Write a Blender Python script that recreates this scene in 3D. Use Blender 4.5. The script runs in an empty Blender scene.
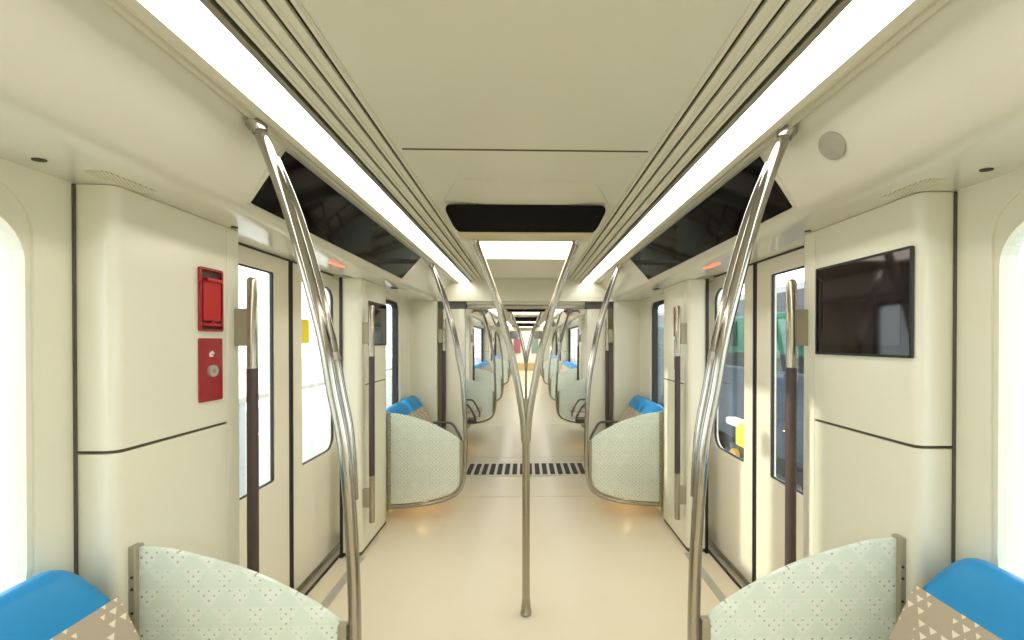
import bpy, bmesh, math, random
from mathutils import Vector, Matrix
random.seed(4)
C = bpy.context.scene.collection
H = 1.52            # eye height

# ------------------------------------------------------------------ materials
def lin(c):
    return tuple(((v/255)/12.92 if v/255 <= .04045 else ((v/255+.055)/1.055)**2.4) for v in c)
def mat(name, rgb, rough=.5, metal=0, emit=0, coat=0, spec=.5):
    m = bpy.data.materials.new(name); m.use_nodes = True
    b = m.node_tree.nodes['Principled BSDF']
    c = lin(rgb) + (1,)
    b.inputs['Base Color'].default_value = c
    b.inputs['Roughness'].default_value = rough
    b.inputs['Metallic'].default_value = metal
    b.inputs['Specular IOR Level'].default_value = spec
    if coat: b.inputs['Coat Weight'].default_value = coat; b.inputs['Coat Roughness'].default_value = .08
    if emit:
        b.inputs['Emission Color'].default_value = c; b.inputs['Emission Strength'].default_value = emit
    return m
class NT:
    """tiny expression helper for shader math"""
    def __init__(s, m): s.t = m.node_tree; s.n = s.t.nodes; s.l = s.t.links
    def put(s, sock, v):
        if hasattr(v, 'is_output'): s.l.new(v, sock)
        else: sock.default_value = v
    def m(s, op, a, b=0.0, c=0.0):
        nd = s.n.new('ShaderNodeMath'); nd.operation = op
        s.put(nd.inputs[0], a); s.put(nd.inputs[1], b); s.put(nd.inputs[2], c)
        return nd.outputs[0]
    def mix(s, f, a, b):
        nd = s.n.new('ShaderNodeMix'); nd.data_type = 'RGBA'
        s.put(nd.inputs[0], f); s.put(nd.inputs[6], a); s.put(nd.inputs[7], b)
        return nd.outputs[2]
    def xyz(s):
        tc = s.n.new('ShaderNodeTexCoord'); sp = s.n.new('ShaderNodeSeparateXYZ')
        s.l.new(tc.outputs['Object'], sp.inputs[0]); return sp.outputs
    def lattice(s, u, v, W, Hh):
        """row shifted lattice: returns local fu (-.5...5), fv (0..1), ids"""
        r = s.m('DIVIDE', v, Hh); row = s.m('FLOOR', r); fv = s.m('SUBTRACT', r, row)
        par = s.m('MULTIPLY', s.m('MODULO', s.m('ABSOLUTE', row), 2.0), .5)
        q = s.m('ADD', s.m('DIVIDE', u, W), par); col = s.m('FLOOR', q)
        fu = s.m('SUBTRACT', s.m('SUBTRACT', q, col), .5)
        return fu, fv, row, col
    def tri(s, fu, fv, size):
        """triangle, wide at the top"""
        return s.m('LESS_THAN', s.m('ABSOLUTE', fu), s.m('MULTIPLY', fv, size))
def variation(m, rgb, amount=.06, scale=3, bump=0):
    t = NT(m); b = t.n['Principled BSDF']
    nz = t.n.new('ShaderNodeTexNoise'); nz.inputs['Scale'].default_value = scale; nz.inputs['Detail'].default_value = 3
    tc = t.n.new('ShaderNodeTexCoord'); t.l.new(tc.outputs['Object'], nz.inputs['Vector'])
    c = lin(rgb); a = tuple(min(1, v*(1+amount)) for v in c)+(1,); d = tuple(v*(1-amount) for v in c)+(1,)
    t.l.new(t.mix(nz.outputs[0], d, a), b.inputs['Base Color'])
    if bump:
        bp = t.n.new('ShaderNodeBump'); bp.inputs['Strength'].default_value = bump; bp.inputs['Distance'].default_value = .002
        t.l.new(nz.outputs[0], bp.inputs['Height']); t.l.new(bp.outputs[0], b.inputs['Normal'])
    return m

PANEL = variation(mat('cream_panel', (221,217,197), .28, coat=.3), (221,217,197), .02, 1.5)
CEIL = variation(mat('ceiling_cream', (202,198,178), .32, coat=.25), (202,198,178), .02, 1.2)
COVE = variation(mat('cove_cream', (207,203,186), .16, coat=.3), (207,203,186), .02, 1.2)
SLAT = mat('slat_cream', (206,201,180), .35)
RAIL = mat('rail_champagne', (212,206,186), .3, .35)
LEAF = variation(mat('door_cream', (226,219,200), .22, coat=.4), (226,219,200), .015, 2)
FLOOR = variation(mat('floor_cream', (226,214,188), .27, spec=.45), (226,214,188), .045, 2.2)
SEAM = mat('seam_dark', (84,78,64), .7)
FSEAM = mat('floor_seam', (206,192,158), .5)
GROOVE = mat('groove_dark', (46,42,32), .8)
BLACK = mat('black_rubber', (22,19,20), .5)
BGLASS = mat('black_glass', (8,7,8), .05, spec=.2)
STEEL = mat('polished_steel', (170,166,158), .14, 1)
BSTEEL = mat('brushed_steel', (165,158,142), .35, 1)
PEWTER = mat('pewter_bracket', (158,150,128), .4, .25)
TUBE = mat('bronze_grey_tube', (168,161,146), .25, 1)
BROWN = mat('dark_brown_grip', (70,54,50), .45)
GREY = mat('grey_strip', (172,168,156), .5)
DGREY = mat('dark_grey_rubber', (92,94,92), .6)
RED = mat('signal_red', (178,22,26), .3, coat=.3)
DRED = mat('deep_red', (148,22,30), .25, coat=.5)
DDRED = mat('dark_red_recess', (70,10,14), .5)
BLUE = variation(mat('blue_cover', (0,130,188), .42), (0,130,188), .04, 20)
TAN = mat('tan_base', (188,168,124), .5)
WARM = mat('warm_lamp', (255,206,130), .4, emit=22)
TUBEW = mat('light_diffuser', (255,252,247), .5, emit=7.5)
BOXW = mat('light_panel', (255,246,226), .5, emit=4.0)
REDL = mat('red_indicator', (255,90,70), .4, emit=2.2)
WHITE = mat('white_print', (235,230,225), .5)
SILV = mat('silver_button', (190,186,180), .35, .5)
CONC = variation(mat('concrete', (206,204,200), .9), (206,204,200), .1, .8)
PAPERG = mat('notch_dark', (50,46,38), .7)
YEL = mat('yellow_paint', (240,220,30), .5)
TGREEN = variation(mat('train_green', (5,84,64), .35), (5,84,64), .35, 2)
TDARK = mat('train_dark', (14,16,20), .3)
TBLUE = variation(mat('train_blue_grey', (42,55,74), .4), (42,55,74), .8, 7)
ORN = mat('orange_hub', (214,168,70), .5)

def glass_mat():
    m = bpy.data.materials.new('clear_glass'); m.use_nodes = True; t = m.node_tree; t.nodes.clear()
    o = t.nodes.new('ShaderNodeOutputMaterial'); mx = t.nodes.new('ShaderNodeMixShader')
    tr = t.nodes.new('ShaderNodeBsdfTransparent'); tr.inputs[0].default_value = (.93,.97,.97,1)
    gl = t.nodes.new('ShaderNodeBsdfGlossy'); gl.inputs['Roughness'].default_value = .02
    lw = t.nodes.new('ShaderNodeLayerWeight'); lw.inputs[0].default_value = .5
    p5 = t.nodes.new('ShaderNodeMath'); p5.operation = 'POWER'; p5.inputs[1].default_value = 5
    ad = t.nodes.new('ShaderNodeMath'); ad.operation = 'MULTIPLY_ADD'; ad.inputs[1].default_value = .9; ad.inputs[2].default_value = .04
    t.links.new(lw.outputs['Facing'], p5.inputs[0]); t.links.new(p5.outputs[0], ad.inputs[0]); t.links.new(ad.outputs[0], mx.inputs[0]); t.links.new(tr.outputs[0], mx.inputs[1]); t.links.new(gl.outputs[0], mx.inputs[2])
    t.links.new(mx.outputs[0], o.inputs[0]); return m
GLASS = glass_mat()
def frosted():
    m = mat('frosted_mint_glass', (236,243,235), .14, coat=.5)
    t = NT(m); b = t.n['Principled BSDF']; o = [n for n in t.n if n.type == 'OUTPUT_MATERIAL'][0]
    X = t.xyz(); u, v = X[0], X[2]
    # large triangles in a shifted lattice, small dots inside them
    FU, FV, R, Q = t.lattice(u, v, .090, .0580)
    big = t.tri(FU, FV, .48)
    fu, fv, r, q = t.lattice(u, v, .030, .0145)
    d2 = t.m('ADD', t.m('POWER', t.m('MULTIPLY', fu, .030), 2.0), t.m('POWER', t.m('MULTIPLY', t.m('SUBTRACT', fv, .5), .0145), 2.0))
    dot = t.m('LESS_THAN', d2, .0038**2)
    wn = t.n.new('ShaderNodeTexWhiteNoise'); wn.noise_dimensions = '2D'
    cb = t.n.new('ShaderNodeCombineXYZ'); t.l.new(R, cb.inputs[0]); t.l.new(Q, cb.inputs[1]); t.l.new(cb.outputs[0], wn.inputs['Vector'])
    hole = t.m('MULTIPLY', t.m('MULTIPLY', dot, big), t.m('GREATER_THAN', wn.outputs[0], .22))
    print_ = t.m('MULTIPLY', big, .62)
    col = t.mix(print_, lin((236,243,235))+(1,), lin((252,254,250))+(1,))
    col = t.mix(t.m('MULTIPLY', dot, t.m('MULTIPLY', big, .35)), col, lin((150,160,140))+(1,))
    t.l.new(col, b.inputs['Base Color'])
    tl = t.n.new('ShaderNodeBsdfTranslucent'); t.l.new(col, tl.inputs[0])
    m1 = t.n.new('ShaderNodeMixShader'); m1.inputs[0].default_value = .5
    t.l.new(b.outputs[0], m1.inputs[1]); t.l.new(tl.outputs[0], m1.inputs[2])
    tr = t.n.new('ShaderNodeBsdfTransparent'); m2 = t.n.new('ShaderNodeMixShader')
    t.l.new(t.m('ADD', t.m('MULTIPLY', hole, .5), .02), m2.inputs[0]); t.l.new(m1.outputs[0], m2.inputs[1]); t.l.new(tr.outputs[0], m2.inputs[2])
    t.l.new(m2.outputs[0], o.inputs[0]); return m
FROST = frosted()
def fabric():
    m = mat('taupe_fabric', (170,156,134), .8)
    t = NT(m); b = t.n['Principled BSDF']; X = t.xyz()
    fu, fv, r, q = t.lattice(X[1], X[2], .030, .024)
    a = t.tri(fu, t.m('SUBTRACT', fv, .38), .55)
    FU, FV, R, Q = t.lattice(X[1], X[2], .12, .096)
    big = t.m('LESS_THAN', t.m('ABSOLUTE', FU), t.m('ADD', t.m('MULTIPLY', FV, .30), .12))
    f = t.m('MULTIPLY', a, big)
    t.l.new(t.mix(f, lin((170,156,134))+(1,), lin((222,212,190))+(1,)), b.inputs['Base Color'])
    return m
FABRIC = fabric()
def grille_mat():
    m = mat('perforated_cream', (206,199,174), .4)
    t = NT(m); b = t.n['Principled BSDF']; X = t.xyz()
    fu, fv, r, q = t.lattice(X[0], X[1], .010, .008)
    d2 = t.m('ADD', t.m('POWER', t.m('MULTIPLY', fu, .010), 2.0), t.m('POWER', t.m('MULTIPLY', t.m('SUBTRACT', fv, .5), .008), 2.0))
    dot = t.m('LESS_THAN', d2, .0020**2)
    t.l.new(t.mix(dot, lin((206,199,174))+(1,), lin((110,104,84))+(1,)), b.inputs['Base Color'])
    return m
GRILLE = grille_mat()

# ------------------------------------------------------------------ mesh helpers
def BM(): return bmesh.new()
def box(bm, x0, x1, y0, y1, z0, z1, bev=0):
    x0, x1 = min(x0,x1), max(x0,x1); y0, y1 = min(y0,y1), max(y0,y1); z0, z1 = min(z0,z1), max(z0,z1)
    r = bmesh.ops.create_cube(bm, size=1)['verts']
    for v in r: v.co = Vector(((x0+x1)/2+v.co.x*(x1-x0), (y0+y1)/2+v.co.y*(y1-y0), (z0+z1)/2+v.co.z*(z1-z0)))
    if bev:
        es = {e for v in r for e in v.link_edges}
        bmesh.ops.bevel(bm, geom=list(es), offset=bev, segments=3, affect='EDGES', profile=.5)
    return bm
def ring_loft(bm, rings, cap=True, closed=True):
    R = [[bm.verts.new(p) for p in r] for r in rings]
    n = len(R[0])
    for a, b in zip(R, R[1:]):
        for i in range(n if closed else n-1):
            j = (i+1) % n
            try: bm.faces.new((a[i], a[j], b[j], b[i]))
            except ValueError: pass
    if cap and closed:
        bm.faces.new(R[0]); bm.faces.new(R[-1])
    return bm
def smooth_path(pts, k=6):
    P = [Vector(p) for p in pts]
    if len(P) < 3: return P
    out = []
    for i in range(len(P)-1):
        p0 = P[i-1] if i else P[0]*2-P[1]; p1, p2 = P[i], P[i+1]
        p3 = P[i+2] if i+2 < len(P) else P[-1]*2-P[-2]
        for j in range(k):
            t = j/k
            out.append(.5*((2*p1)+(p2-p0)*t+(2*p0-5*p1+4*p2-p3)*t*t+(3*p1-p0-3*p2+p3)*t**3))
    out.append(P[-1]); return out
def tube(bm, pts, r, n=14, smooth=True, k=6):
    P = smooth_path(pts, k) if smooth else [Vector(p) for p in pts]
    rr = r if callable(r) else (lambda t: r)
    rings = []; nrm = None
    for i, p in enumerate(P):
        d = ((P[i+1] if i+1 < len(P) else p) - (P[i-1] if i else p)).normalized()
        if nrm is None:
            nrm = d.orthogonal().normalized()
        nrm = (nrm - d*nrm.dot(d)).normalized(); bi = d.cross(nrm)
        q = rr(i/(len(P)-1))
        rings.append([p + nrm*q*math.cos(a)+bi*q*math.sin(a) for a in [2*math.pi*k2/n for k2 in range(n)]])
    return ring_loft(bm, rings)
def cyl(bm, a, b, r, n=20): return tube(bm, [a, b], r, n, smooth=False)
def cone(bm, a, b, r0, r1, n=20): return tube(bm, [a, b], lambda t: r0+(r1-r0)*t, n, smooth=False)
def extrude_poly(bm, pts3, vec):
    """closed polygon pts3 extruded along vec"""
    vec = Vector(vec)
    return ring_loft(bm, [[Vector(p) for p in pts3], [Vector(p)+vec for p in pts3]])
def holed(bm, outer, holes, f, depth):
    """plate with holes. 2D loops; f maps (a,b,d)->xyz; thickness from d=0 to d=depth"""
    tmp = bmesh.new(); es = []; loops = []
    for lp in [outer]+holes:
        vs = [tmp.verts.new((a, b, 0)) for a, b in lp]; loops.append(vs)
        es += [tmp.edges.new((vs[i], vs[(i+1) % len(vs)])) for i in range(len(vs))]
    bmesh.ops.triangle_fill(tmp, use_beauty=True, use_dissolve=False, edges=es)
    tris = [[(v.co.x, v.co.y) for v in fc.verts] for fc in tmp.faces]
    tmp.free()
    cache = {}
    def V(a, b, d):
        k = (round(a,5), round(b,5), d)
        if k not in cache: cache[k] = bm.verts.new(f(a, b, d))
        return cache[k]
    for t in tris:
        for d in (0, depth):
            try: bm.faces.new([V(a, b, d) for a, b in t])
            except ValueError: pass
    for lp in [outer]+holes:
        for i in range(len(lp)):
            p, q = lp[i], lp[(i+1) % len(lp)]
            try: bm.faces.new((V(*p,0), V(*q,0), V(*q,depth), V(*p,depth)))
            except ValueError: pass
    return bm
def rrect(a0, a1, b0, b1, r, n=8):
    """rounded rect, r = radius or 4 radii for corners (a0b0, a1b0, a1b1, a0b1)"""
    if not hasattr(r, '__len__'): r = [r]*4
    out = []
    for (cx, cy, sx, sy, st), q in zip([(a0,b0,1,1,math.pi), (a1,b0,-1,1,1.5*math.pi), (a1,b1,-1,-1,0), (a0,b1,1,-1,.5*math.pi)], r):
        if q <= 0: out.append((cx, cy)); continue
        for i in range(n+1):
            a = st+i/n*math.pi/2
            out.append((cx+sx*q+q*math.cos(a), cy+sy*q+q*math.sin(a)))
    return out
WP = {}
def world(o): return WP.get(o.name, Vector((0,0,0)))
def obj(name, bm, m, parent=None, smooth=False, label=None):
    bmesh.ops.recalc_face_normals(bm, faces=bm.faces[:])
    me = bpy.data.meshes.new(name)
    xs = [v.co for v in bm.verts]
    lo = Vector([min(c[i] for c in xs) for i in range(3)]); hi = Vector([max(c[i] for c in xs) for i in range(3)])
    if parent is None: org = Vector(((lo.x+hi.x)/2, (lo.y+hi.y)/2, lo.z))
    else: org = world(parent)
    bmesh.ops.translate(bm, vec=-org, verts=bm.verts[:])
    bm.to_mesh(me); bm.free()
    me.materials.append(m)
    if smooth:
        me.polygons.foreach_set('use_smooth', [True]*len(me.polygons))
        me.set_sharp_from_angle(angle=math.radians(40))
    o = bpy.data.objects.new(name, me); C.objects.link(o)
    if parent is None: o.location = org
    else: o.parent = parent
    WP[o.name] = org
    if label: o['label'] = label
    return o
def struct(name, bm, m, smooth=False):
    o = obj(name, bm, m, None, smooth); o['kind'] = 'structure'; return o
def thing(name, label, cat, loc, group=None):
    o = bpy.data.objects.new(name, None); C.objects.link(o); o.location = loc; WP[o.name] = Vector(loc)
    o['label'] = label; o['category'] = cat
    if group: o['group'] = group
    return o
def tag(o, label, cat, group=None):
    o['label'] = label; o['category'] = cat
    if group: o['group'] = group
    return o
def dup(root, dy, label):
    r = root.copy(); C.objects.link(r); r.location = root.location + Vector((0, dy, 0)); r['label'] = label
    for ch in [o for o in KIDS.get(root.name, [])]:
        c = ch.copy(); C.objects.link(c); c.parent = r
        for g in KIDS.get(ch.name, []):
            d = g.copy(); C.objects.link(d); d.parent = c
    return r
KIDS = {}
def index_children():
    KIDS.clear()
    for o in C.objects:
        if o.parent: KIDS.setdefault(o.parent.name, []).append(o)
SIDE = {-1: 'left', 1: 'right'}
cnt = {}
def num(k): cnt[k] = cnt.get(k, 0)+1; return '%s_%d' % (k, cnt[k])

# ------------------------------------------------------------------ layout
PX, WX, DX = 1.16, 1.27, 1.38            # cabinet face, window wall, door plane (half widths)
ZS, ZD = 1.962, 1.99                     # soffit, soffit over doors
MOD = [0.0, 5.68, 11.4]           # doorway modules (offset along the train)
Y0, Y1 = -4.0, 4.55                      # this carriage
G0, G1 = 4.72, 5.45                      # gangway
Z0c, Z1c = 5.45, 18.2                    # next carriage
YEND = 21.4

# floor
bm = BM(); box(bm, -1.46, 1.46, Y0-.1, YEND+.3, -.12, 0); struct('floor', bm, FLOOR)
for y in (4.0, 5.36, 7.4, 11.4, 15.4):
    bm = BM(); box(bm, -1.12, 1.12, y-.004, y+.004, 0, .0015); struct(num('trim'), bm, FSEAM)

# ceiling centre panels + seams
for a, b in ((Y0, Y1), (Z0c, Z1c)):
    bm = BM(); box(bm, -.46, .46, a, b, 2.205, 2.25); struct('ceiling', bm, CEIL)
for y in (1.475, 4.0, 7.2, 11.2, 15.2):
    bm = BM(); box(bm, -.44, .44, y-.003, y+.003, 2.202, 2.206); struct(num('trim'), bm, SEAM)

# grooved slat panels either side of the ceiling
for a, b in ((Y0, Y1), (Z0c, Z1c)):
    for s in (-1, 1):
        bm = BM()
        for xa, xb in ((.4555, .4685), (.482, .510), (.5235, .556), (.5695, .5975)):
            za, zb = [2.203-(x-.453)*.16 for x in (xa, xb)]; xm = xb-.010; zm = 2.203-(xm-.453)*.16
            p = [(xa, za+.018), (xa, za), (xm, zm), (xm+.003, zm-.004), (xb, zb-.004), (xb, zb+.018)]
            ring_loft(bm, [[Vector((s*x, y, z)) for x, z in p] for y in (a, b)])
        struct(num('trim'), bm, SLAT)
        bm = BM(); p = [(.4535, 2.212), (.604, 2.188), (.604, 2.25), (.4535, 2.25)]
        ring_loft(bm, [[Vector((s*x, y, z)) for x, z in p] for y in (a, b)]); struct(num('trim'), bm, GROOVE)

# cove + soffit
def cove(s, a, b, door):
    p = [(.80, 2.20), (.815, 2.178), (.826, 2.172), (.86, 2.135), (.905, 2.07), (.953, 1.998), (.97, 1.981), (.99, 1.970), (1.02, 1.964), (1.05, ZS)]
    p += [(1.205, ZS), (1.215, ZD), (1.47, ZD)] if door else [(1.47, ZS)]
    p += [(1.47, 2.28), (.80, 2.28)]
    bm = BM(); ring_loft(bm, [[Vector((s*x, y, z)) for x, z in p] for y in (a, b)])
    return struct(num('trim'), bm, COVE, True)
for s in (-1, 1):
    edges = [Y0, 1.66, 2.96, Y1]
    cove(s, Y0, 1.66, False); cove(s, 1.66, 2.96, True); cove(s, 2.96, Y1, False)
    a = Z0c
    for d in MOD[1:]:
        cove(s, a, 1.66+d, False); cove(s, 1.66+d, 2.96+d, True); a = 2.96+d
    cove(s, a, Z1c, False)

# window walls -------------------------------------------------------------
def window_wall(s, a, b, wins, r, reveal_dark):
    f = lambda y, z, d: Vector((s*(WX+d), y, z))
    holes = [rrect(w0, w1, z0, z1, r) for w0, w1, z0, z1 in wins]
    return holed(BM(), [(a, 0), (b, 0), (b, 1.975), (a, 1.975)], holes, f, .05)
def window(s, w0, w1, z0, z1, r, dark):
    f = lambda y, z, d: Vector((s*(WX+d), y, z))
    k = .03 if dark else .012; kt = k if dark else .075
    root = bpy.data.objects.new(num('window'), None); C.objects.link(root)
    loc = Vector((s*(WX+.05), (w0+w1)/2, z0)); root.location = loc; WP[root.name] = loc; root['kind'] = 'structure'
    outer = rrect(w0-.004, w1+.004, z0-.004, z1+.004, r)
    inner = rrect(w0+k, w1-k, z0+k, z1-kt, max(.02, r-k*.5))
    fb = holed(BM(), outer, [inner], lambda y, z, d: Vector((s*(WX+(.022 if dark else .008)+d), y, z)), .05)
    obj('window_frame', fb, BLACK if dark else PANEL, root)
    g = BM(); gx = WX+(.055 if dark else .024); extrude_poly(g, [Vector((s*gx, y, z)) for y, z in rrect(w0+k-.008, w1-k+.008, z0+k-.008, z1-kt+.008, max(.02, r-k*.5))], (s*.008, 0, 0))
    obj('window_pane', g, GLASS, root)
secs = [(Y0, 1.19, [(-3.6, -.9, .80, 1.925), (-.5, 1.09, .80, 1.925)], .13, False), (3.45, Y1, [(3.52, 4.17, .80, 1.905)], .07, True),
        (Z0c, 1.19+5.68, [(5.8, 6.72, .80, 1.905)], .07, True)]
for d, e in ((5.68, 11.4),):
    secs.append((3.45+d, 1.19+e, [(3.55+d, 1.09+e, .80, 1.905)], .07, True))
secs.append((3.45+11.4, Z1c, [(15.0, 17.9, .80, 1.905)], .07, True))
walls = {-1: [], 1: []}
for s in (-1, 1):
    for (a, b, wins, r, dark) in secs:
        bm = window_wall(s, a, b, wins, r, dark); struct('wall_'+SIDE[s], bm, PANEL)
        for w in wins: window(s, *w, r, dark)

# ------------------------------------------------------------------ end walls, gangway, far end
def end_wall(y0, y1, xin, name):
    for s in (-1, 1):
        bm = BM(); box(bm, s*xin, s*1.30, y0, y1, 0, ZS+.01, .004); struct(name+'_'+SIDE[s], bm, PANEL)
    bm = BM(); box(bm, -1.3, 1.3, y0, y1, ZS, 2.3); struct(name+'_top', bm, PANEL)
end_wall(Y1, Y1+.07, .985, 'wall_end')
end_wall(G1-.06, G1, .88, 'wall_gangway')
end_wall(Z1c, Z1c+.07, .72, 'wall_far_end')
bm = BM(); box(bm, -1.47, 1.47, Y0-.06, Y0, 0, 2.3); struct('wall_back', bm, PANEL)
# gangway shell
for s in (-1, 1):
    bm = BM()
    for i in range(9):
        y = G0+.02+i*.07
        box(bm, s*1.02, s*1.30, y, y+.05, 0, 2.02, .008)
    box(bm, s*1.05, s*1.3, G0, G1-.06, 0, 2.02)
    struct('wall_gangway_'+SIDE[s]+'_bellows', bm, DGREY)
bm = BM(); box(bm, -1.3, 1.3, Y1+.07, G1-.06, 1.99, 2.1); struct('ceiling', bm, CEIL)
mat_seal = mat('brown_grey_gap_shade', (118,110,92), .6)
# portal between the carriages
for s in (-1, 1):
    t = thing('gangway_pillar', 'cream upright panel of the carriage gangway on the %s, topped in grey' % SIDE[s], 'pillar', (s*.81, 4.67, 0), 'gangway pillars')
    bm = BM(); box(bm, s*.685, s*.935, 4.63, 4.71, 0, 1.885, .012); obj('panel', bm, PANEL, t, True)
    bm = BM(); box(bm, s*.67, s*.975, 4.625, 4.715, 1.887, 1.972, .006); obj('top_cover', bm, DGREY, t, True, label='dark grey top cover')
    bm = BM(); box(bm, s*.937, s*.984, 4.625, 4.70, 0, 1.885); obj('gap_shade_strip', bm, mat_seal, t)  # fills the gap beside the panel; its brown grey stands for shade there
t = thing('gangway_header', 'cream ribbed header spanning the gangway opening between the carriages', 'header', (0, 4.67, 1.885))
bm = BM(); box(bm, -.668, .668, 4.63, 4.71, 1.93, 1.985, .006); obj('panel', bm, PANEL, t, True)
bm = BM(); box(bm, -.668, .668, 4.645, 4.70, 1.885, 1.928, .006); obj('lower_lip', bm, BSTEEL, t, True)

t = thing('gangway_floor_plate', 'black and white slotted metal plate across the gangway floor', 'floor plate', (0, 4.85, 0))
bm = BM(); box(bm, -.74, .74, 4.60, 5.12, 0, .006, .002); obj('plate', bm, mat('pale_metal', (214,206,186), .4, .2), t)
n = 16
for i in range(n):
    x = -.70+1.4*(i+.5)/n
    bm = BM(); box(bm, x-.027, x+.027, 4.65, 5.05, .006, .010); obj('slot', bm, PAPERG, t, label='dark slot')

# far end of the train
bm = BM(); box(bm, -1.3, 1.3, YEND, YEND+.08, 0, 2.3); struct('wall_far', bm, mat('far_white', (226,224,216), .5))
for s in (-1, 1):
    bm = BM(); box(bm, s*1.2, s*1.3, Z1c+.07, YEND, 0, 2.3); struct('wall_far_'+SIDE[s], bm, PANEL)
    bm = BM(); box(bm, s*.36, s*.90, 19.8, 19.9, 1.62, 2.15, .01); tag(obj('equipment_box', bm, DGREY), 'dark grey overhead box on the %s near the far end' % SIDE[s], 'box', 'overhead boxes at the far end')
bm = BM(); box(bm, -1.3, 1.3, Z1c, YEND, 2.15, 2.25); struct('ceiling', bm, CEIL)
t = thing('ceiling_light', 'added wide white glowing panel that brightens the far end of the train', 'light', (0, 20.0, 2.14))  # glowing panel added only to brighten the far end room
bm = BM(); box(bm, -.5, .5, 18.9, 21.1, 2.138, 2.149); obj('panel', bm, TUBEW, t)
bm = BM(); holed(bm, rrect(-.53, .53, 18.87, 21.13, .02), [rrect(-.5, .5, 18.9, 21.1, .01)], lambda x, y, d: Vector((x, y, 2.13+d)), .019); obj('frame', bm, SLAT, t)
t = thing('front_console', 'low tan console against the white wall at the far end', 'console', (0, 21.2, 0))
bm = BM(); box(bm, -.46, .46, 21.0, 21.39, 0, .36, .02); obj('body', bm, TAN, t)
bm = BM(); box(bm, -.48, .48, 20.98, 21.39, .36, .40, .015); obj('top', bm, mat('console_top', (206,190,150), .5), t)
for s, m_, w in ((-1, mat('far_red', (150,88,104), .3), 'reddish'), (1, mat('far_green', (118,140,134), .3), 'greenish')):
    t = thing('front_window', 'small dark %s window in the far end wall, %s of the middle' % (w, SIDE[s]), 'window', (s*.45, YEND-.02, .9))
    f = lambda x, z, d: Vector((x, YEND-.045+d, z))
    a0, a1 = sorted((s*.26, s*.66))
    bm = holed(BM(), rrect(a0, a1, .86, 1.66, .08), [rrect(a0+.03, a1-.03, .89, 1.63, .06)], f, .04); obj('frame', bm, GREY, t)
    bm = BM(); extrude_poly(bm, [Vector((x, YEND-.02, z)) for x, z in rrect(a0+.03, a1-.03, .89, 1.63, .06)], (0, .012, 0)); obj('pane', bm, m_, t)

# ------------------------------------------------------------------ strip lights
def strip_light(s, a, b, where):
    t = thing('strip_light', 'long white strip light running along the %s side of the ceiling %s' % (SIDE[s], where), 'light', (s*.68, (a+b)/2, 2.17), 'ceiling strip lights')
    bm = BM()
    p = [(.604, 2.182), (.606, 2.170), (.622, 2.168), (.626, 2.186), (.626, 2.23), (.604, 2.23)]
    ring_loft(bm, [[Vector((s*x, y, z)) for x, z in p] for y in (a, b)]); obj('inner_trim', bm, BSTEEL, t)
    bm = BM()
    p = [(.735, 2.19), (.737, 2.166), (.758, 2.160), (.772, 2.164), (.775, 2.172), (.783, 2.172), (.788, 2.166), (.806, 2.168), (.812, 2.18), (.812, 2.23), (.735, 2.23)]
    ring_loft(bm, [[Vector((s*x, y, z)) for x, z in p] for y in (a, b)]); obj('outer_rail', bm, RAIL, t)
    bm = BM(); p = [(.624, 2.182), (.65, 2.176), (.71, 2.176), (.737, 2.182), (.737, 2.21), (.624, 2.21)]
    ring_loft(bm, [[Vector((s*x, y, z)) for x, z in p] for y in (a+.01, b-.03)]); obj('diffuser', bm, TUBEW, t, label='glowing white diffuser')
for s in (-1, 1):
    strip_light(s, Y0, Y1, 'of the near carriage'); strip_light(s, 10.2, Z1c, 'of the next carriage')

# ------------------------------------------------------------------ near module, everything that is copied later
COPY = []
def label_for(kind, s, d):
    return LBL[kind](s, d)
ORD = {5.68: 'first', 11.4: 'second'}
def wh(s, d, extra=''):
    if d == 0: return '%s doorway of the near carriage' % SIDE[s]
    return '%s %s doorway of the next carriage' % (ORD[d], SIDE[s])

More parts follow.
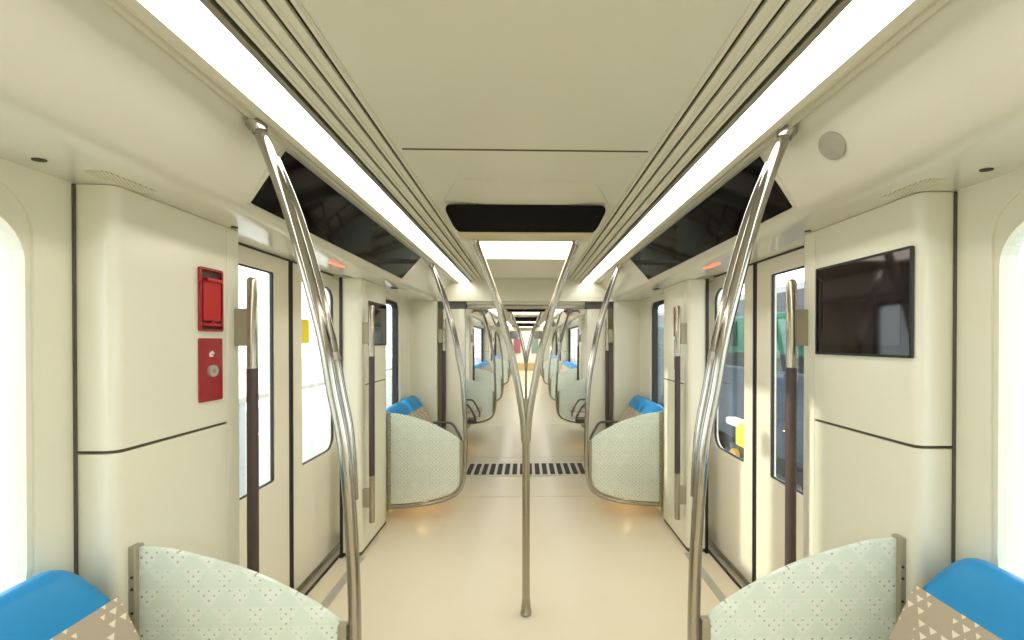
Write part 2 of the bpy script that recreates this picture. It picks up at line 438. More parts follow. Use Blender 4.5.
def cabinet(s, y0, y1, near, has):
    loc = Vector((s*1.23, (y0+y1)/2, 0))
    t = thing('wall_cabinet', '', 'cabinet', loc, 'cream cabinets beside the doorways')
    r = .03
    def outline(ya, yb, ra=r, rb=r):
        pts = [(1.298, ya)]
        pts += [(PX+ra-ra*math.sin(a), ya+ra-ra*math.cos(a)) for a in [i*math.pi/12 for i in range(7)]]
        pts += [(PX+rb-rb*math.cos(a), yb-rb+rb*math.sin(a)) for a in [i*math.pi/12 for i in range(7)]]
        pts += [(1.298, yb)]
        return pts
    def block(ya, yb, z0, z1):
        bm = BM(); o = outline(ya, yb, r if near else .0015, .0015 if near else r); ring_loft(bm, [[Vector((s*x, y, z)) for x, y in o] for z in (z0, z1)]); return bm
    sp = y1-.085 if near else y0+.085
    ma, mb = (y0, sp-.0008) if near else (sp+.0008, y1)
    def flat(bm, ya, yb, z0, z1): return box(bm, s*PX, s*1.298, ya, yb, z0, z1, .003)
    obj('lower_panel', block(ma, mb, .03, 1.199), PANEL, t, True)
    obj('upper_panel', block(ma, mb, 1.209, 1.96), PANEL, t, True)
    c0, c1 = (sp+.001, y1) if near else (y0, sp-.001)
    bm = BM(); o = outline(c0, c1, .0015 if near else r, r if near else .0015)
    ring_loft(bm, [[Vector((s*x, y, z)) for x, y in o] for z in (.03, 1.96)])
    obj('side_post', bm, PANEL, t, True)
    bm = BM(); box(bm, s*(PX+.008), s*1.29, y0+.015, y1-.015, 0, 1.96); obj('core', bm, SEAM, t)
    if near: bm = BM(); box(bm, s*(WX-.007), s*(WX+.004), y0-.006, y0-.001, 0, 1.96); obj('corner_seal', bm, SEAM, t)
    bm = BM(); box(bm, s*1.285, s*1.303, (y1-.03) if near else y0-.012, (y1+.012) if near else y0+.02, 0, 1.965); obj('door_seal', bm, BLACK, t, label='black rubber door seal')
    return t

def grab_bar(s, y, x=1.10, out=PX, deep=True):
    t = thing('grab_bar', '', 'grab bar', (s*x, y, .225), 'vertical grab bars beside the doorways')
    bm = BM(); tube(bm, [(s*x, y, 1.41), (s*x, y, 1.765), (s*x, y, 1.775)], lambda q: .0195 if q < .97 else .012, 16, False); obj('upper_tube', bm, TUBE, t, True, label='bare metal upper end')
    bm = BM(); cyl(bm, (s*x, y, .56), (s*x, y, 1.41), .0205); obj('grip', bm, BROWN, t, True, label='dark brown grip')
    bm = BM(); cyl(bm, (s*x, y, .225), (s*x, y, .56), .0195); obj('lower_tube', bm, TUBE, t, True)
    for z0, z1 in ((1.50, 1.65), (.335, .465)):
        bm = BM(); box(bm, s*(x+.012), s*(out+.004), y-.016, y+.016, z0, z1, .003); obj('bracket', bm, PEWTER, t, True)
    return t

GT = [(1.165,.912),(1.08,.905),(1.039,.897),(.956,.876),(.862,.847),(.787,.818),(.709,.779),(.641,.741),(.596,.710),(.559,.679)]
GB = [(.556,.40),(.565,.335),(.59,.275),(.64,.232),(.72,.20),(.83,.172),(.95,.155),(1.06,.145),(1.165,.14)]
def divider(s, y):
    t = thing('seat_divider', '', 'seat divider', (s*.85, y, .09), 'glass seat dividers with curved poles')
    g = [(p.x, p.z) for p in smooth_path([(x, 0, z) for x, z in GT], 3)] + [(p.x, p.z) for p in smooth_path([(x, 0, z) for x, z in GB], 3)]
    bm = BM(); extrude_poly(bm, [Vector((s*x, y-.006, z)) for x, z in g], (0, .012, 0)); obj('glass_panel', bm, FROST, t, label='frosted mint glass with a triangle dot pattern')
    path = [(.797,2.160),(.759,2.067),(.723,1.965),(.689,1.856),(.644,1.690),(.603,1.520),(.577,1.372),(.556,1.269),(.5416,1.175),(.529,1.024),(.5226,.920),(.517,.794),(.514,.616),(.518,.46),(.530,.345),(.556,.268),(.60,.220),(.68,.180),(.80,.148),(.95,.128),(1.06,.120),(1.165,.116)]
    bm = BM(); tube(bm, [(s*x, y, z) for x, z in path], .0185, 16); obj('curved_pole', bm, STEEL, t, True)
    tw = [(.759-.004,2.067),(.723-.010,1.965),(.689-.014,1.856),(.644-.016,1.690),(.603-.014,1.520),(.577-.016,1.372),(.556-.015,1.269),(.5416-.010,1.175),(.529-.004,1.04)]
    bm = BM(); tube(bm, [(s*(x-.002), y+.014, z) for x, z in tw], .014, 12); obj('inner_tube', bm, STEEL, t, True)
    for (x, z), (x2, z2) in (((.642,1.665), (.636,1.642)), ((.598,1.485), (.593,1.462))):
        bm = BM(); cyl(bm, (s*(x-.016), y+.014, z), (s*(x2-.016), y+.014, z2), .0165, 16); obj('collar', bm, BSTEEL, t, True)
    bm = BM(); cone(bm, (s*.799, y, 2.1635), (s*.790, y, 2.14), .03, .021); obj('ceiling_flange', bm, STEEL, t, True)
    bm = BM(); box(bm, s*1.142, s*1.172, y-.02, y+.012, .10, .918, .003); obj('wall_bracket', bm, PEWTER, t, True)
    bm = BM(); box(bm, s*.535, s*.562, y-.012, y+.012, .30, .672, .003); obj('pole_clamp', bm, PEWTER, t, True)
    for z in (.83, .795, .725, .69, .62, .585, .45, .30):
        bm = BM(); cyl(bm, (s*1.149, y-.0225, z), (s*1.149, y-.018, z), .004, 8); obj('bolt', bm, BLACK, t)
    return t

def seat(s, yc, w=.205):
    t = thing('seat', '', 'seat', (s*1.0, yc, .38), 'blue topped seats along the walls')
    def rings(front, back, ys, zbase):
        out = []
        for u in ys:
            a = abs(u); c = 1 if a <= .62 else math.sqrt(max(0.0, 1-((a-.62)/.38)**2)); c = max(c, .05)
            loop = []
            for x, z in front+back:
                zz = zbase+(z-zbase)*c
                xx = x
                loop.append(Vector((s*xx, yc+u*w, zz)))
            out.append(loop)
        return out
    US = [-1, -.985, -.95, -.9, -.82, -.72, -.62, -.3, 0, .3, .62, .72, .82, .9, .95, .985, 1]
    # backrest
    fr = [(.925,.435),(.945,.50),(.985,.59),(1.035,.70),(1.075,.78),(1.10,.83)]
    bk = [(1.175,.80),(1.17,.70),(1.13,.60),(1.08,.50),(1.05,.435)]
    bm = BM(); ring_loft(bm, [[Vector((s*x, yc+u*w*(1 if z > .5 else .99), z)) for x, z in fr+bk] for u in (-1, -.99, -.5, 0, .5, .99, 1)])
    obj('backrest', bm, FABRIC, t, True, label='taupe backrest with pale triangles')
    fr = [(1.098,.825),(1.118,.868),(1.138,.90),(1.160,.925),(1.186,.940),(1.212,.940)]
    bk = [(1.235,.925),(1.245,.89),(1.24,.85),(1.225,.80)]
    bm = BM(); ring_loft(bm, rings(fr, bk, US, .80)); obj('headrest', bm, BLUE, t, True, label='bright blue top cover')
    prof = [(.70,.395),(.695,.42),(.705,.447),(.73,.458),(.82,.448),(.90,.440),(.97,.445),(.99,.46),(1.02,.46),(1.02,.385),(.80,.375)]
    bm = BM(); ring_loft(bm, [[Vector((s*(x if abs(u) < .95 else x+.01), yc+u*w, z if abs(u) < .95 else z-.006)) for x, z in prof] for u in (-1, -.95, -.6, 0, .6, .95, 1)])
    obj('seat_cushion', bm, FABRIC, t, True)
    return t

def bench(s, ya, yb, arms, armtext=()):
    t = thing('bench_base', '', 'bench base', (s*1.05, (ya+yb)/2, .22), 'tan bases carrying the seats')
    bm = BM(); p = [(.76,.366),(.78,.33),(.88,.25),(1.0,.22),(1.2695,.22),(1.2695,.366)]
    ring_loft(bm, [[Vector((s*x, y, z)) for x, z in p] for y in (ya, yb)]); obj('body', bm, TAN, t)
    bm = BM(); box(bm, s*1.20, s*1.2695, ya+.1, yb-.1, 0, .22); obj('support', bm, PANEL, t)
    for k, y in enumerate(arms):
        a = thing('armrest', 'dark curved tube armrest on the %s %s' % (SIDE[s], armtext[k]), 'armrest', (s*.95, y, .375), 'tube armrests between seats')
        bm = BM(); tube(bm, [(s*x, y, z) for x, z in ((1.10,.625),(1.0,.632),(.86,.632),(.80,.615),(.75,.54),(.71,.46),(.705,.42))], .013, 10)
        obj('tube', bm, DGREY, a, True)
        bm = BM(); box(bm, s*.69, s*1.2, y-.008, y+.008, .373, .42); obj('foot', bm, DGREY, a)
    bm = BM(); cyl(bm, (s*.93, ya+.18, .222), (s*.93, ya+.18, .232), .03); obj('under_lamp', bm, WARM, t, label='glowing warm lamp beneath the seats')
    return t

def v_pole(d=0):
    y = 2.275
    t = thing('grab_pole', '', 'pole', (0, y, 0), 'Y shaped poles in the middle of the aisle')
    bm = BM(); cyl(bm, (0, y, .03), (0, y, 1.02), .0212, 18); obj('stem', bm, TUBE, t, True)
    for s in (-1, 1):
        pts = [(.006,.96),(.010,1.03),(.018,1.11),(.044,1.265),(.083,1.46),(.105,1.54),(.161,1.7475),(.266,2.03),(.284,2.078)]
        bm = BM(); tube(bm, [(s*x, y, z) for x, z in pts], .0205, 16); obj('arm', bm, TUBE, t, True)
        bm = BM(); cone(bm, (s*.275, y, 2.055), (s*.285, y, 2.079), .021, .030); obj('ceiling_flange', bm, TUBE, t, True)
    bm = BM(); extrude_poly(bm, [Vector((x, y-.009, z)) for x, z in ((-.012,1.08),(.012,1.08),(.030,1.20),(-.030,1.20))], (0, .018, 0)); obj('joint_web', bm, PEWTER, t)
    bm = BM(); tube(bm, [(0, y, 0), (0, y, .012), (0, y, .014), (0, y, .10)], lambda q: .031 if q < .4 else (.029 if q < .7 else .021), 20, False); obj('foot', bm, TUBE, t, True)
    return t

def display_unit():
    t = thing('ceiling_display', '', 'display', (0, 2.6, 2.08), 'black fronted ceiling display units')
    zt, zb = 2.185, 2.08
    def ring(y, xt, xb, zt_, zb_, r=.02):
        pts = []
        c = [(-xb, zb_), (xb, zb_), (xt, zt_), (-xt, zt_)]
        return [Vector((x, y, z)) for x, z in c]
    # housing: under side and slanting cheeks
    bm = BM(); ring_loft(bm, [[Vector((x, y0_, z)) for x, z, y0_ in ((-.355, zb, 2.14), (.355, zb, 2.14), (.400, 2.206, 2.03), (-.400, 2.206, 2.03))],
                              [Vector((x, 3.60, z)) for x, z in ((-.355, zb), (.355, zb), (.40, 2.206), (-.40, 2.206))]])
    obj('housing', bm, SLAT, t)
    # black screen: rounded trapezoid leaning forward
    def q(u, v):   # u -1..1, v 0 bottom 1 top
        hw = .358+(.408-.358)*v
        return Vector((u*hw, 2.128+(2.012-2.128)*v, zb+(zt-zb)*v))
    loop = []
    for a, b in rrect(-1, 1, 0, 1, (.0001, .0001, .0001, .0001), 1): pass
    out2 = []
    rr_ = .035; Wd = .80; Ht = .11
    for a, b in rrect(-Wd/2, Wd/2, 0, Ht, (.03, .03, .035, .035), 6):
        out2.append(q(a/(Wd/2), b/Ht))
    bm = BM(); ring_loft(bm, [out2, [p+Vector((0, .02, .01)) for p in out2]]); obj('screen', bm, mat_disp, t, label='black glass screen')
    # lip under the screen
    bm = BM(); box(bm, -.352, .352, 2.125, 2.29, zb-.006, zb+.004, .003); obj('lip', bm, mat_lip, t)
    bm = BM()
    f = lambda x, y, d: Vector((x, y, zb-.004+d))
    bm = holed(BM(), rrect(-.29, .29, 2.285, 2.80, .02), [rrect(-.273, .273, 2.298, 2.785, .015)], f, .006); obj('light_frame', bm, SLAT, t)
    bm = BM(); extrude_poly(bm, [Vector((x, y, zb-.002)) for x, y in rrect(-.273, .273, 2.298, 2.785, .015)], (0, 0, .004)); obj('light_panel', bm, BOXW, t, label='glowing warm white light panel')
    # fairing in front, swelling from the ceiling
    bm = BM()
    rings = []
    for k in range(7):
        v = k/6; y = 1.76+(2.00-1.76)*v; hw = .30+(.395-.30)*v; drop = .016*(v*v*(3-2*v))*1.25
        n = 8; top = []; 
        row = [Vector((-hw+2*hw*i/n, y, 2.2045-drop*min(1, 4*min(i, n-i)/n+ .25*(i in (0, n))))) for i in range(n+1)]
        row += [Vector((hw, y, 2.2075)), Vector((-hw, y, 2.2075))]
        rings.append(row)
    ring_loft(bm, rings); obj('front_fairing', bm, CEIL, t, True)
    return t
mat_disp = mat('display_black', (6,6,7), .25, spec=.12)
mat_lip = mat('beige_lip', (196,180,140), .35)

def map_panel(s):
    t = thing('map_panel', '', 'display panel', (s*.89, 2.3, 2.0), 'black glass panels above the doorways')
    # lies on the sloping cove face
    A = Vector((.8235, 0, 2.1745)); B = Vector((.9535, 0, 1.9975)); n = Vector((-(A.z-B.z), 0, -(B.x-A.x))).normalized()
    def P(v, y, d):
        p = A.lerp(B, v)+n*d; return Vector((s*p.x, y, p.z))
    ys = [(1.44, 3.18), (1.44, 3.145)]
    bm = BM(); rings = []
    for d in (.014, .005, -.02):
        k = .004 if d > .01 else 0
        rings.append([P(.01+k, 1.425+k, d), P(.99-k, 1.44+k, d), P(.99-k, 3.135-k, d), P(.01+k, 3.20-k, d)])
    ring_loft(bm, rings); obj('glass_front', bm, BGLASS, t, label='black mirror like glass')
    bm = BM(); rings = []
    for d in (.004, -.02):
        rings.append([P(-.01, 1.41, d), P(1.01, 1.43, d), P(1.01, 3.145, d), P(-.01, 3.215, d)])
    ring_loft(bm, rings); obj('back_frame', bm, SLAT, t)
    return t

def door(s, d):
    name = num('door')
    root = bpy.data.objects.new(name, None); C.objects.link(root); root['kind'] = 'structure'
    loc = Vector((s*DX, 2.44+d, 0)); root.location = loc; WP[root.name] = loc
    f = lambda y, z, dd: Vector((s*(DX+dd), y+d, z))
    for (a, b, w0, w1, rad, seal) in ((1.60, 2.419, 1.86, 2.284, (.09, 0.012, .012, .09), (2.419, 2.4375)),
                                (2.461, 3.30, 2.56, 2.981, (.012, .09, .09, .012), (2.4425, 2.461))):
        hole = rrect(w0, w1, .75, 1.895, rad)
        lf = obj('door_leaf', holed(BM(), [(a, .03), (b, .03), (b, 1.985), (a, 1.985)], [hole], f, .035), LEAF, root)
        gk = holed(BM(), rrect(w0-.001, w1+.001, .749, 1.896, rad), [rrect(w0+.008, w1-.008, .757, 1.888, [max(.004, r-.008) for r in rad])], lambda y, z, dd: Vector((s*(DX+.006+dd), y+d, z)), .014)
        obj('window_seal', gk, BLACK, lf)
        g = BM(); extrude_poly(g, [f(y, z, .015) for y, z in rrect(w0+.006, w1-.006, .756, 1.889, [max(.004, r-.006) for r in rad])], (s*.005, 0, 0))
        obj('window_pane', g, GLASS, lf)
        bm = BM(); box(bm, s*(DX-.003), s*(DX+.038), seal[0]+d, seal[1]+d, .03, 1.985, .003); obj('edge_seal', bm, BLACK, lf, label='black rubber edge seal')
        if s < 0 and d == 0 and a > 2:
            bm = BM(); box(bm, s*(DX+.0135), s*(DX+.0149), 2.575, 2.67, 1.505, 1.655); st = obj('sticker', bm, YEL, lf, label='yellow sticker on the pane')
    # header seal
    bm = BM(); box(bm, s*(DX-.012), s*(DX+.04), 1.62+d, 3.28+d, 1.983, 1.995); obj('header_seal', bm, BLACK, root)
    return root
def threshold(s, d):
    t = thing('door_threshold', '', 'threshold', (s*1.34, 2.3+d, 0), 'metal thresholds of the doorways')
    bm = BM(); box(bm, s*1.372, s*1.42, 1.7+d, 3.2+d, 0, .03); obj('outer_rail', bm, BSTEEL, t)
    bm = BM(); box(bm, s*1.322, s*1.371, 1.7+d, 3.2+d, 0, .008); obj('tread_plate', bm, mat_tread, t)
    bm = BM(); box(bm, s*1.310, s*1.321, 1.7+d, 3.2+d, 0, .012); obj('rubber_edge', bm, BLACK, t)
    return t
mat_tread = mat('tread_plate', (196,188,176), .25, .8)

for s in (-1, 1):
    for d in MOD: door(s, d)

cab_n, cab_f, bar_n, bar_f, div_n, div_f, thr, mp = {}, {}, {}, {}, {}, {}, {}, {}
for s in (-1, 1):
    cab_n[s] = cabinet(s, 1.185, 1.705, True, None); cab_f[s] = cabinet(s, 2.905, 3.45, False, None)
    bar_n[s] = grab_bar(s, 1.675); bar_f[s] = grab_bar(s, 2.95)
    div_n[s] = divider(s, 1.24); div_f[s] = divider(s, 3.49)
    thr[s] = threshold(s, 0); mp[s] = map_panel(s)
    strip = BM(); box(strip, s*1.13, s*1.185, 1.705, 2.905, 0, .002); struct(num('trim'), strip, GREY)
vp = v_pole(); du = display_unit()
seat0 = {s: seat(s, .925) for s in (-1, 1)}
ben = {s: bench(s, .15, 1.20, []) for s in (-1, 1)}
index_children()

for s in (-1, 1):
    S = SIDE[s]
    cab_n[s]['label'] = 'cream cabinet nearest the viewer before the left doorway, with two red boxes' if s < 0 else 'cream cabinet nearest the viewer before the right doorway, with a wide dark screen'
    cab_f[s]['label'] = 'narrow cream cabinet beyond the %s doorway of the near carriage' % S
    bar_n[s]['label'] = 'brown gripped vertical bar nearest the viewer, on the cabinet before the %s doorway' % S
    bar_f[s]['label'] = 'brown gripped vertical bar on the cabinet beyond the %s doorway' % S
    div_n[s]['label'] = 'large frosted glass divider with curved steel pole in the near %s corner' % S
    div_f[s]['label'] = 'frosted patterned glass divider with curved pole beyond the %s doorway of the near carriage' % S
    thr[s]['label'] = 'metal threshold strip of the %s doorway of the near carriage' % S
    mp[s]['label'] = 'sloping black glass panel above the %s doorway of the near carriage' % S
    seat0[s]['label'] = 'large blue topped seat back in the near %s corner of the photo' % S
    dup(seat0[s], -.46, 'blue topped seat by the near %s window, behind the corner seat' % S)
    for i, y in enumerate((3.80, 4.24)):
        dup(seat0[s], y-.925, 'small blue topped seat beyond the %s near glass divider, %s the divider' % (S, ('next to', 'one place past')[i]))
    ben[s]['label'] = 'tan bench base under the seats in the near %s corner' % S
vp['label'] = 'metal pole with two arms standing in the aisle of the near carriage'
du['label'] = 'black fronted display unit hanging from the near ceiling above the pole'
for s in (-1, 1):
    S = SIDE[s]
    b2 = bench(s, 3.53, 4.52, [4.48], ['at the end of the near carriage seats']); b2['label'] = 'tan bench base beyond the %s glass divider of the near carriage' % S
    b3 = bench(s, 5.62, 6.86, [5.72, 6.215], ['just past the gangway', 'between the two seats past the gangway']); b3['label'] = 'tan bench base with dark tube armrests on the %s just past the gangway' % S
    for i, y in enumerate((5.98, 6.46)):
        dup(seat0[s], y-.925, 'blue topped seat on the %s just past the gangway, %s' % (S, ('nearer of two', 'farther of two')[i]))
for d in MOD[1:]:
    o = ORD[d]
    dup(vp, d, 'two armed metal pole at the %s doorways of the next carriage' % o)
    for s in (-1, 1):
        S = SIDE[s]; w = wh(s, d)
        dup(cab_n[s], d, 'cream cabinet before the '+w); dup(cab_f[s], d, 'cream cabinet beyond the '+w)
        dup(bar_n[s], d, 'vertical grab bar before the '+w); dup(bar_f[s], d, 'vertical grab bar beyond the '+w)
        dup(div_n[s], d, 'frosted glass divider before the '+w); dup(div_f[s], d, 'frosted glass divider beyond the '+w)
        dup(thr[s], d, 'metal threshold of the '+w); dup(mp[s], d, 'black glass panel above the '+w)
        ys = [3.83+.46*k for k in range(7 if d < 6 else 6)]
        for i, y in enumerate(ys):
            dup(seat0[s], y-.925+d, 'blue topped seat, %s in the row beyond the %s' % (('first', 'second', 'third', 'fourth', 'fifth', 'sixth', 'seventh')[i], w))
        b4 = bench(s, 3.53+d, (6.90 if d < 6 else 6.45)+d, []); b4['label'] = 'tan bench base beyond the '+w
for d, o in ((5.68, 'first'), (9.5, 'second'), (13.7, 'third')):
    dup(du, d, 'black fronted ceiling display of the next carriage, %s past the gangway' % o)
# bars on the gangway pillars
for s in (-1, 1):
    g = grab_bar(s, 4.60, .915, .992); g['label'] = 'brown gripped vertical bar on the %s gangway pillar' % SIDE[s]

# ------------------------------------------------------------------ things on the cabinets
def wall_plate(s, y0, y1, z0, z1, d0, d1, r=.006):
    """rounded plate on the cabinet face, standing d0..d1 proud of it towards the aisle"""
    bm = BM(); extrude_poly(bm, [Vector((s*(PX-d0), y, z)) for y, z in rrect(y0, y1, z0, z1, r, 4)], (-s*(d1-d0), 0, 0)); return bm
def emergency_handle(s, y0, y1, z0, z1, label):
    t = thing('emergency_handle', label, 'emergency handle', (s*PX, (y0+y1)/2, z0), 'red emergency devices')
    f = lambda y, z, d: Vector((s*(PX-d), y, z))
    obj('frame', holed(BM(), rrect(y0, y1, z0, z1, .008, 4), [rrect(y0+.007, y1-.007, z0+.008, z1-.008, .004, 4)], f, .010), DRED, t)
    obj('recess', wall_plate(s, y0+.005, y1-.005, z0+.006, z1-.006, -.002, .001), DDRED, t)
    h = z1-z0; w = y1-y0
    bm = wall_plate(s, y0+.014, y1-.012, z0+.04, z1-.045, .001, .009); obj('lever', bm, RED, t)
    bm = BM(); box(bm, s*(PX-.008), s*(PX-.022), y0+.02, y1-.018, z1-.05, z1-.038, .002); obj('lever_lip', bm, RED, t)
    bm = BM(); box(bm, s*(PX-.002), s*(PX-.012), y0+.012, y1-.012, z0+.020, z0+.030, .002); obj('bar', bm, RED, t)
    bm = BM(); cyl(bm, (s*(PX-.001), (y0+y1)/2, z0+.034), (s*(PX-.013), (y0+y1)/2, z0+.034), .006, 12); obj('pin', bm, DRED, t)
    return t
def call_point(s, y0, y1, z0, z1, label):
    t = thing('call_point', label, 'call point', (s*PX, (y0+y1)/2, z0), 'red emergency devices')
    yc = (y0+y1)/2
    obj('plate', wall_plate(s, y0, y1, z0, z1, -.002, .006), DRED, t)
    zc = z0+(z1-z0)*.48
    bm = BM(); cyl(bm, (s*(PX-.005), yc, zc), (s*(PX-.016), yc, zc), .021, 24); bt = obj('button', bm, SILV, t, True, label='round silver button')
    bm = BM(); cyl(bm, (s*(PX-.0155), yc, zc), (s*(PX-.0175), yc, zc), .009, 20); obj('button_cap', bm, PEWTER, bt, True)
    # pictogram: a hand-like mark with a small triangle
    bm = BM(); zi = z0+(z1-z0)*.75
    for a, b, w, h in ((-.010, 0, .004, .010), (-.004, .003, .004, .012), (.003, .006, .004, .012), (.009, .002, .003, .009)):
        extrude_poly(bm, [Vector((s*(PX-.006), yc+y, zi+z)) for y, z in ((a, b-h/2), (a+w, b-h/2), (a+w, b+h/2), (a, b+h/2))], (-s*.0008, 0, 0))
    extrude_poly(bm, [Vector((s*(PX-.006), yc+y, zi+z)) for y, z in ((-.012, -.010), (.010, -.010), (.004, -.004), (-.008, -.003))], (-s*.0008, 0, 0))
    obj('pictogram', bm, WHITE, t, label='small white pictogram')
    return t
emergency_handle(-1, 1.478, 1.588, 1.555, 1.785, 'red recessed emergency lever on the near left cabinet, above the red plate')
call_point(-1, 1.478, 1.588, 1.300, 1.530, 'dark red plate with round silver button on the near left cabinet')
emergency_handle(1, 3.07, 3.17, 1.555, 1.785, 'red recessed emergency lever on the far right cabinet')
call_point(1, 3.07, 3.17, 1.300, 1.530, 'dark red plate with silver button on the far right cabinet')
def wall_screen(s, y0, y1, z0, z1, label):
    t = thing('wall_screen', label, 'screen', (s*PX, (y0+y1)/2, z0), 'dark wall screens')
    f = lambda y, z, d: Vector((s*(PX-.006-d), y, z))
    obj('glass', wall_plate(s, y0, y1, z0, z1, 0, .006, .004), mat_scr, t)
    obj('display_area', wall_plate(s, y0+.035, y1-.035, z0+.035, z1-.05, .006, .0066, .003), mat_scr2, t)
    obj('bezel', holed(BM(), rrect(y0-.004, y1+.004, z0-.004, z1+.004, .005, 4), [rrect(y0+.004, y1-.004, z0+.004, z1-.004, .004, 4)], lambda y, z, d: Vector((s*(PX-d), y, z)), .008), BLACK, t)
    return t
mat_scr = mat('screen_border', (20,11,12), .05, spec=.4)
mat_scr2 = mat('screen_face', (34,24,27), .05, spec=.5)
wall_screen(1, 1.202, 1.602, 1.472, 1.802, 'wide dark screen mounted on the near right cabinet')
wall_screen(-1, 3.05, 3.42, 1.49, 1.812, 'dark screen on the cabinet beyond the left doorway')

# soffit fittings
for s in (-1, 1):
    bm = BM(); extrude_poly(bm, [Vector((s*(1.185+.016*math.cos(a)), 1.03+.010*math.sin(a), ZS-.003)) for a in [i*math.pi/12 for i in range(24)]], (0, 0, .006))
    tag(obj('soffit_slot', bm, PAPERG), 'small dark oval slot in the soffit above the near %s window' % SIDE[s], 'slot', 'soffit slots')
    t = thing('soffit_grille', 'perforated cream grille in the soffit above the near %s cabinet' % SIDE[s], 'grille', (s*1.11, 1.24, ZS-.003), 'soffit grilles')
    bm = BM(); extrude_poly(bm, [Vector((x, y, ZS-.002)) for x, y in rrect(min(s*1.09, s*1.15), max(s*1.09, s*1.15), 1.09, 1.25, .02)], (0, 0, .004)); obj('mesh_plate', bm, GRILLE, t)
    bm = BM(); cyl(bm, (s*1.13, 1.62, ZS-.004), (s*1.13, 1.62, ZS+.002), .012, 16); tag(obj('soffit_sensor', bm, PAPERG), 'tiny round sensor in the soffit beside the %s doorway' % SIDE[s], 'sensor', 'soffit sensors')
    bm = BM(); cyl(bm, (s*1.10, 3.45, ZS-.004), (s*1.10, 3.45, ZS+.002), .03, 16); tag(obj('soffit_speaker', bm, SEAM), 'small round speaker in the soffit past the %s doorway' % SIDE[s], 'speaker', 'soffit speakers')
    t = thing('door_indicator', 'small glowing red lamp above the near %s doorway' % SIDE[s], 'indicator lamp', (s*1.09, 2.40, ZS-.004), 'red door lamps')
    bm = BM(); extrude_poly(bm, [Vector((x, y, ZS-.004)) for x, y in rrect(min(s*1.075, s*1.105), max(s*1.075, s*1.105), 2.30, 2.47, .012)], (0, 0, .008)); obj('lens', bm, REDL, t, label='glowing red lens')
A = Vector((.8235, 0, 2.1745)); B = Vector((.9535, 0, 1.9975)); n = Vector((-(A.z-B.z), 0, -(B.x-A.x))).normalized()
c = A.lerp(B, .50); c.y = 1.175
bm = BM(); tube(bm, [c-n*.01, c+n*.0012, c+n*.0016], lambda q: .042 if q < .9 else .040, 32, False)
tag(obj('cove_speaker', bm, mat('speaker_grey', (158,152,136), .7)), 'flat grey disc speaker on the right cove near the viewer', 'speaker')

# ------------------------------------------------------------------ outside
bm = BM(); box(bm, -60, -1.62, -25, 60, -1.2, -1.0); struct('ground_left', bm, CONC)
bm = BM(); box(bm, 1.62, 60, -25, 60, -1.2, -1.0); struct('ground_right', bm, mat('grey_ground', (196,196,194), .8))
t = thing('platform_barrier', 'pale grey low barrier outside the left windows', 'barrier', (-4.2, 13, -1.0))
bm = BM(); box(bm, -4.3, -4.2, 4.4, 22, -1.0, .45, .01); obj('panel', bm, mat('pale_grey', (214,216,218), .7), t)
MIDG = mat('mid_grey', (168,170,174), .7)
for i in range(12):
    bm = BM(); box(bm, -4.19, -4.12, 4.5+i*1.5, 4.62+i*1.5, -1.0, .62, .006); obj('post', bm, MIDG, t)
bm = BM(); box(bm, -4.34, -4.1, 4.4, 22, .62, .70, .01); obj('top_rail', bm, GREY, t)
# parked train on the right
t = thing('parked_train', 'green and blue grey train parked outside the right windows', 'train', (5.2, 11.7, -1.0))
def rprof(z0, z1, x0, x1): return [(x0, z0), (x1, z0), (x1, z1), (x0, z1)]
bm = BM(); box(bm, 4.0, 5.6, 5.0, 19, -.35, 1.05, .05); obj('lower_body', bm, TBLUE, t)
bm = BM(); box(bm, 4.03, 5.57, 5.0, 19, 1.05, 1.30); obj('dark_band', bm, TDARK, t)
bm = BM(); box(bm, 4.0, 5.6, 5.0, 19, 1.30, 1.98, .03); obj('green_side', bm, TGREEN, t)
bm = BM(); ring_loft(bm, [[Vector((x, y, z)) for x, z in ((4.02, 1.98), (5.58, 1.98), (5.5, 2.3), (5.2, 2.46), (4.4, 2.46), (4.1, 2.3))] for y in (5.0, 19)]); obj('roof', bm, TDARK, t)
for i in range(11):
    y = 5.2+i*1.24
    bm = BM(); box(bm, 3.985, 4.01, y, y+.95, 1.42, 1.90, .01); obj('carriage_window', bm, mat_win if i else globals().setdefault('mat_win', mat('window_teal', (24,52,54), .1)), t)
for i in range(8):
    bm = BM(); cyl(bm, (4.1, 5.6+i*1.75, -.6), (4.3, 5.6+i*1.75, -.6), .4, 28); obj('wheel', bm, TDARK, t, True)
bm = BM(); box(bm, 4.2, 5.4, 5.2, 18.6, -.7, -.35); obj('underframe', bm, TDARK, t)
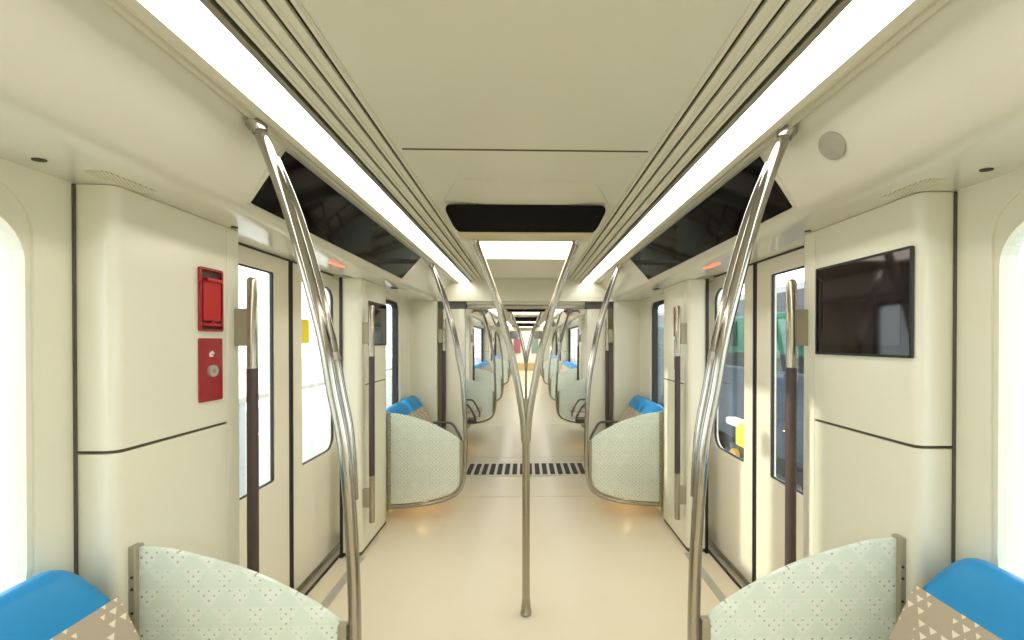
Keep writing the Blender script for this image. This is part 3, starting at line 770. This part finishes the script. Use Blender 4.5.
# yellow trolley
t = thing('yellow_trolley', 'yellow trolley with white lid and round hub outside the right door window', 'trolley', (3.0, 5.9, -1.0))
bm = BM(); box(bm, 2.9, 3.02, 5.3, 5.62, .08, .40, .03); obj('body', bm, YEL, t)
bm = BM(); box(bm, 2.88, 3.04, 5.52, 5.86, .33, .43, .03); obj('lid', bm, WHITE, t)
bm = BM(); box(bm, 2.92, 3.02, 5.3, 5.8, -.25, .08, .02); obj('chassis', bm, TDARK, t)
bm = BM(); cyl(bm, (2.86, 5.6, -.05), (2.93, 5.6, -.05), .08, 24); obj('hub', bm, ORN, t, True)
for dx in (2.94, 3.0):
    for dy in (5.35, 5.7):
        bm = BM(); box(bm, dx-.02, dx+.02, dy-.02, dy+.02, -1.0, .02); obj('leg', bm, TDARK, t)

# ------------------------------------------------------------------ light
w = bpy.data.worlds.new('World'); bpy.context.scene.world = w; w.use_nodes = True
bg = w.node_tree.nodes['Background']; bg.inputs[0].default_value = (.95, .98, 1.0, 1); bg.inputs[1].default_value = 3.0
sun = bpy.data.lights.new('sun', 'SUN'); sun.energy = 2.6; sun.angle = math.radians(1.5); sun.color = (1, .93, .80)
so = bpy.data.objects.new('sun', sun); C.objects.link(so)
so.rotation_euler = Vector((2.6, -.28, -.62)).to_track_quat('-Z', 'Y').to_euler()

# ------------------------------------------------------------------ camera
F = 410.0
cam = bpy.data.cameras.new('camera'); co = bpy.data.objects.new('camera', cam); C.objects.link(co)
co.location = (0, 0, H)
yaw, pitch = .024, .006
cam.sensor_width = 36; cam.lens = F/1024*36; cam.clip_start = .05; cam.clip_end = 200
co.rotation_euler = (math.pi/2-pitch, 0, -yaw)
# principal point so that the train axis lands on pixel (526, 341)
ppx, ppy = 526+F*math.tan(yaw), 341+F*math.tan(pitch)
cam.shift_x = (512-ppx)/1024; cam.shift_y = (ppy-320)/1024
sc = bpy.context.scene; sc.camera = co
sc.view_settings.view_transform = 'Standard'; sc.view_settings.look = 'None'
sc.view_settings.gamma = 1; sc.view_settings.use_curve_mapping = False
sc.view_settings.exposure = 0.30
sc.cycles.use_denoising = True
sc.cycles.max_bounces = 10; sc.cycles.diffuse_bounces = 6; sc.cycles.glossy_bounces = 5; sc.cycles.transparent_max_bounces = 16
sc.cycles.caustics_reflective = False; sc.cycles.caustics_refractive = False
sc.cycles.sample_clamp_indirect = 6
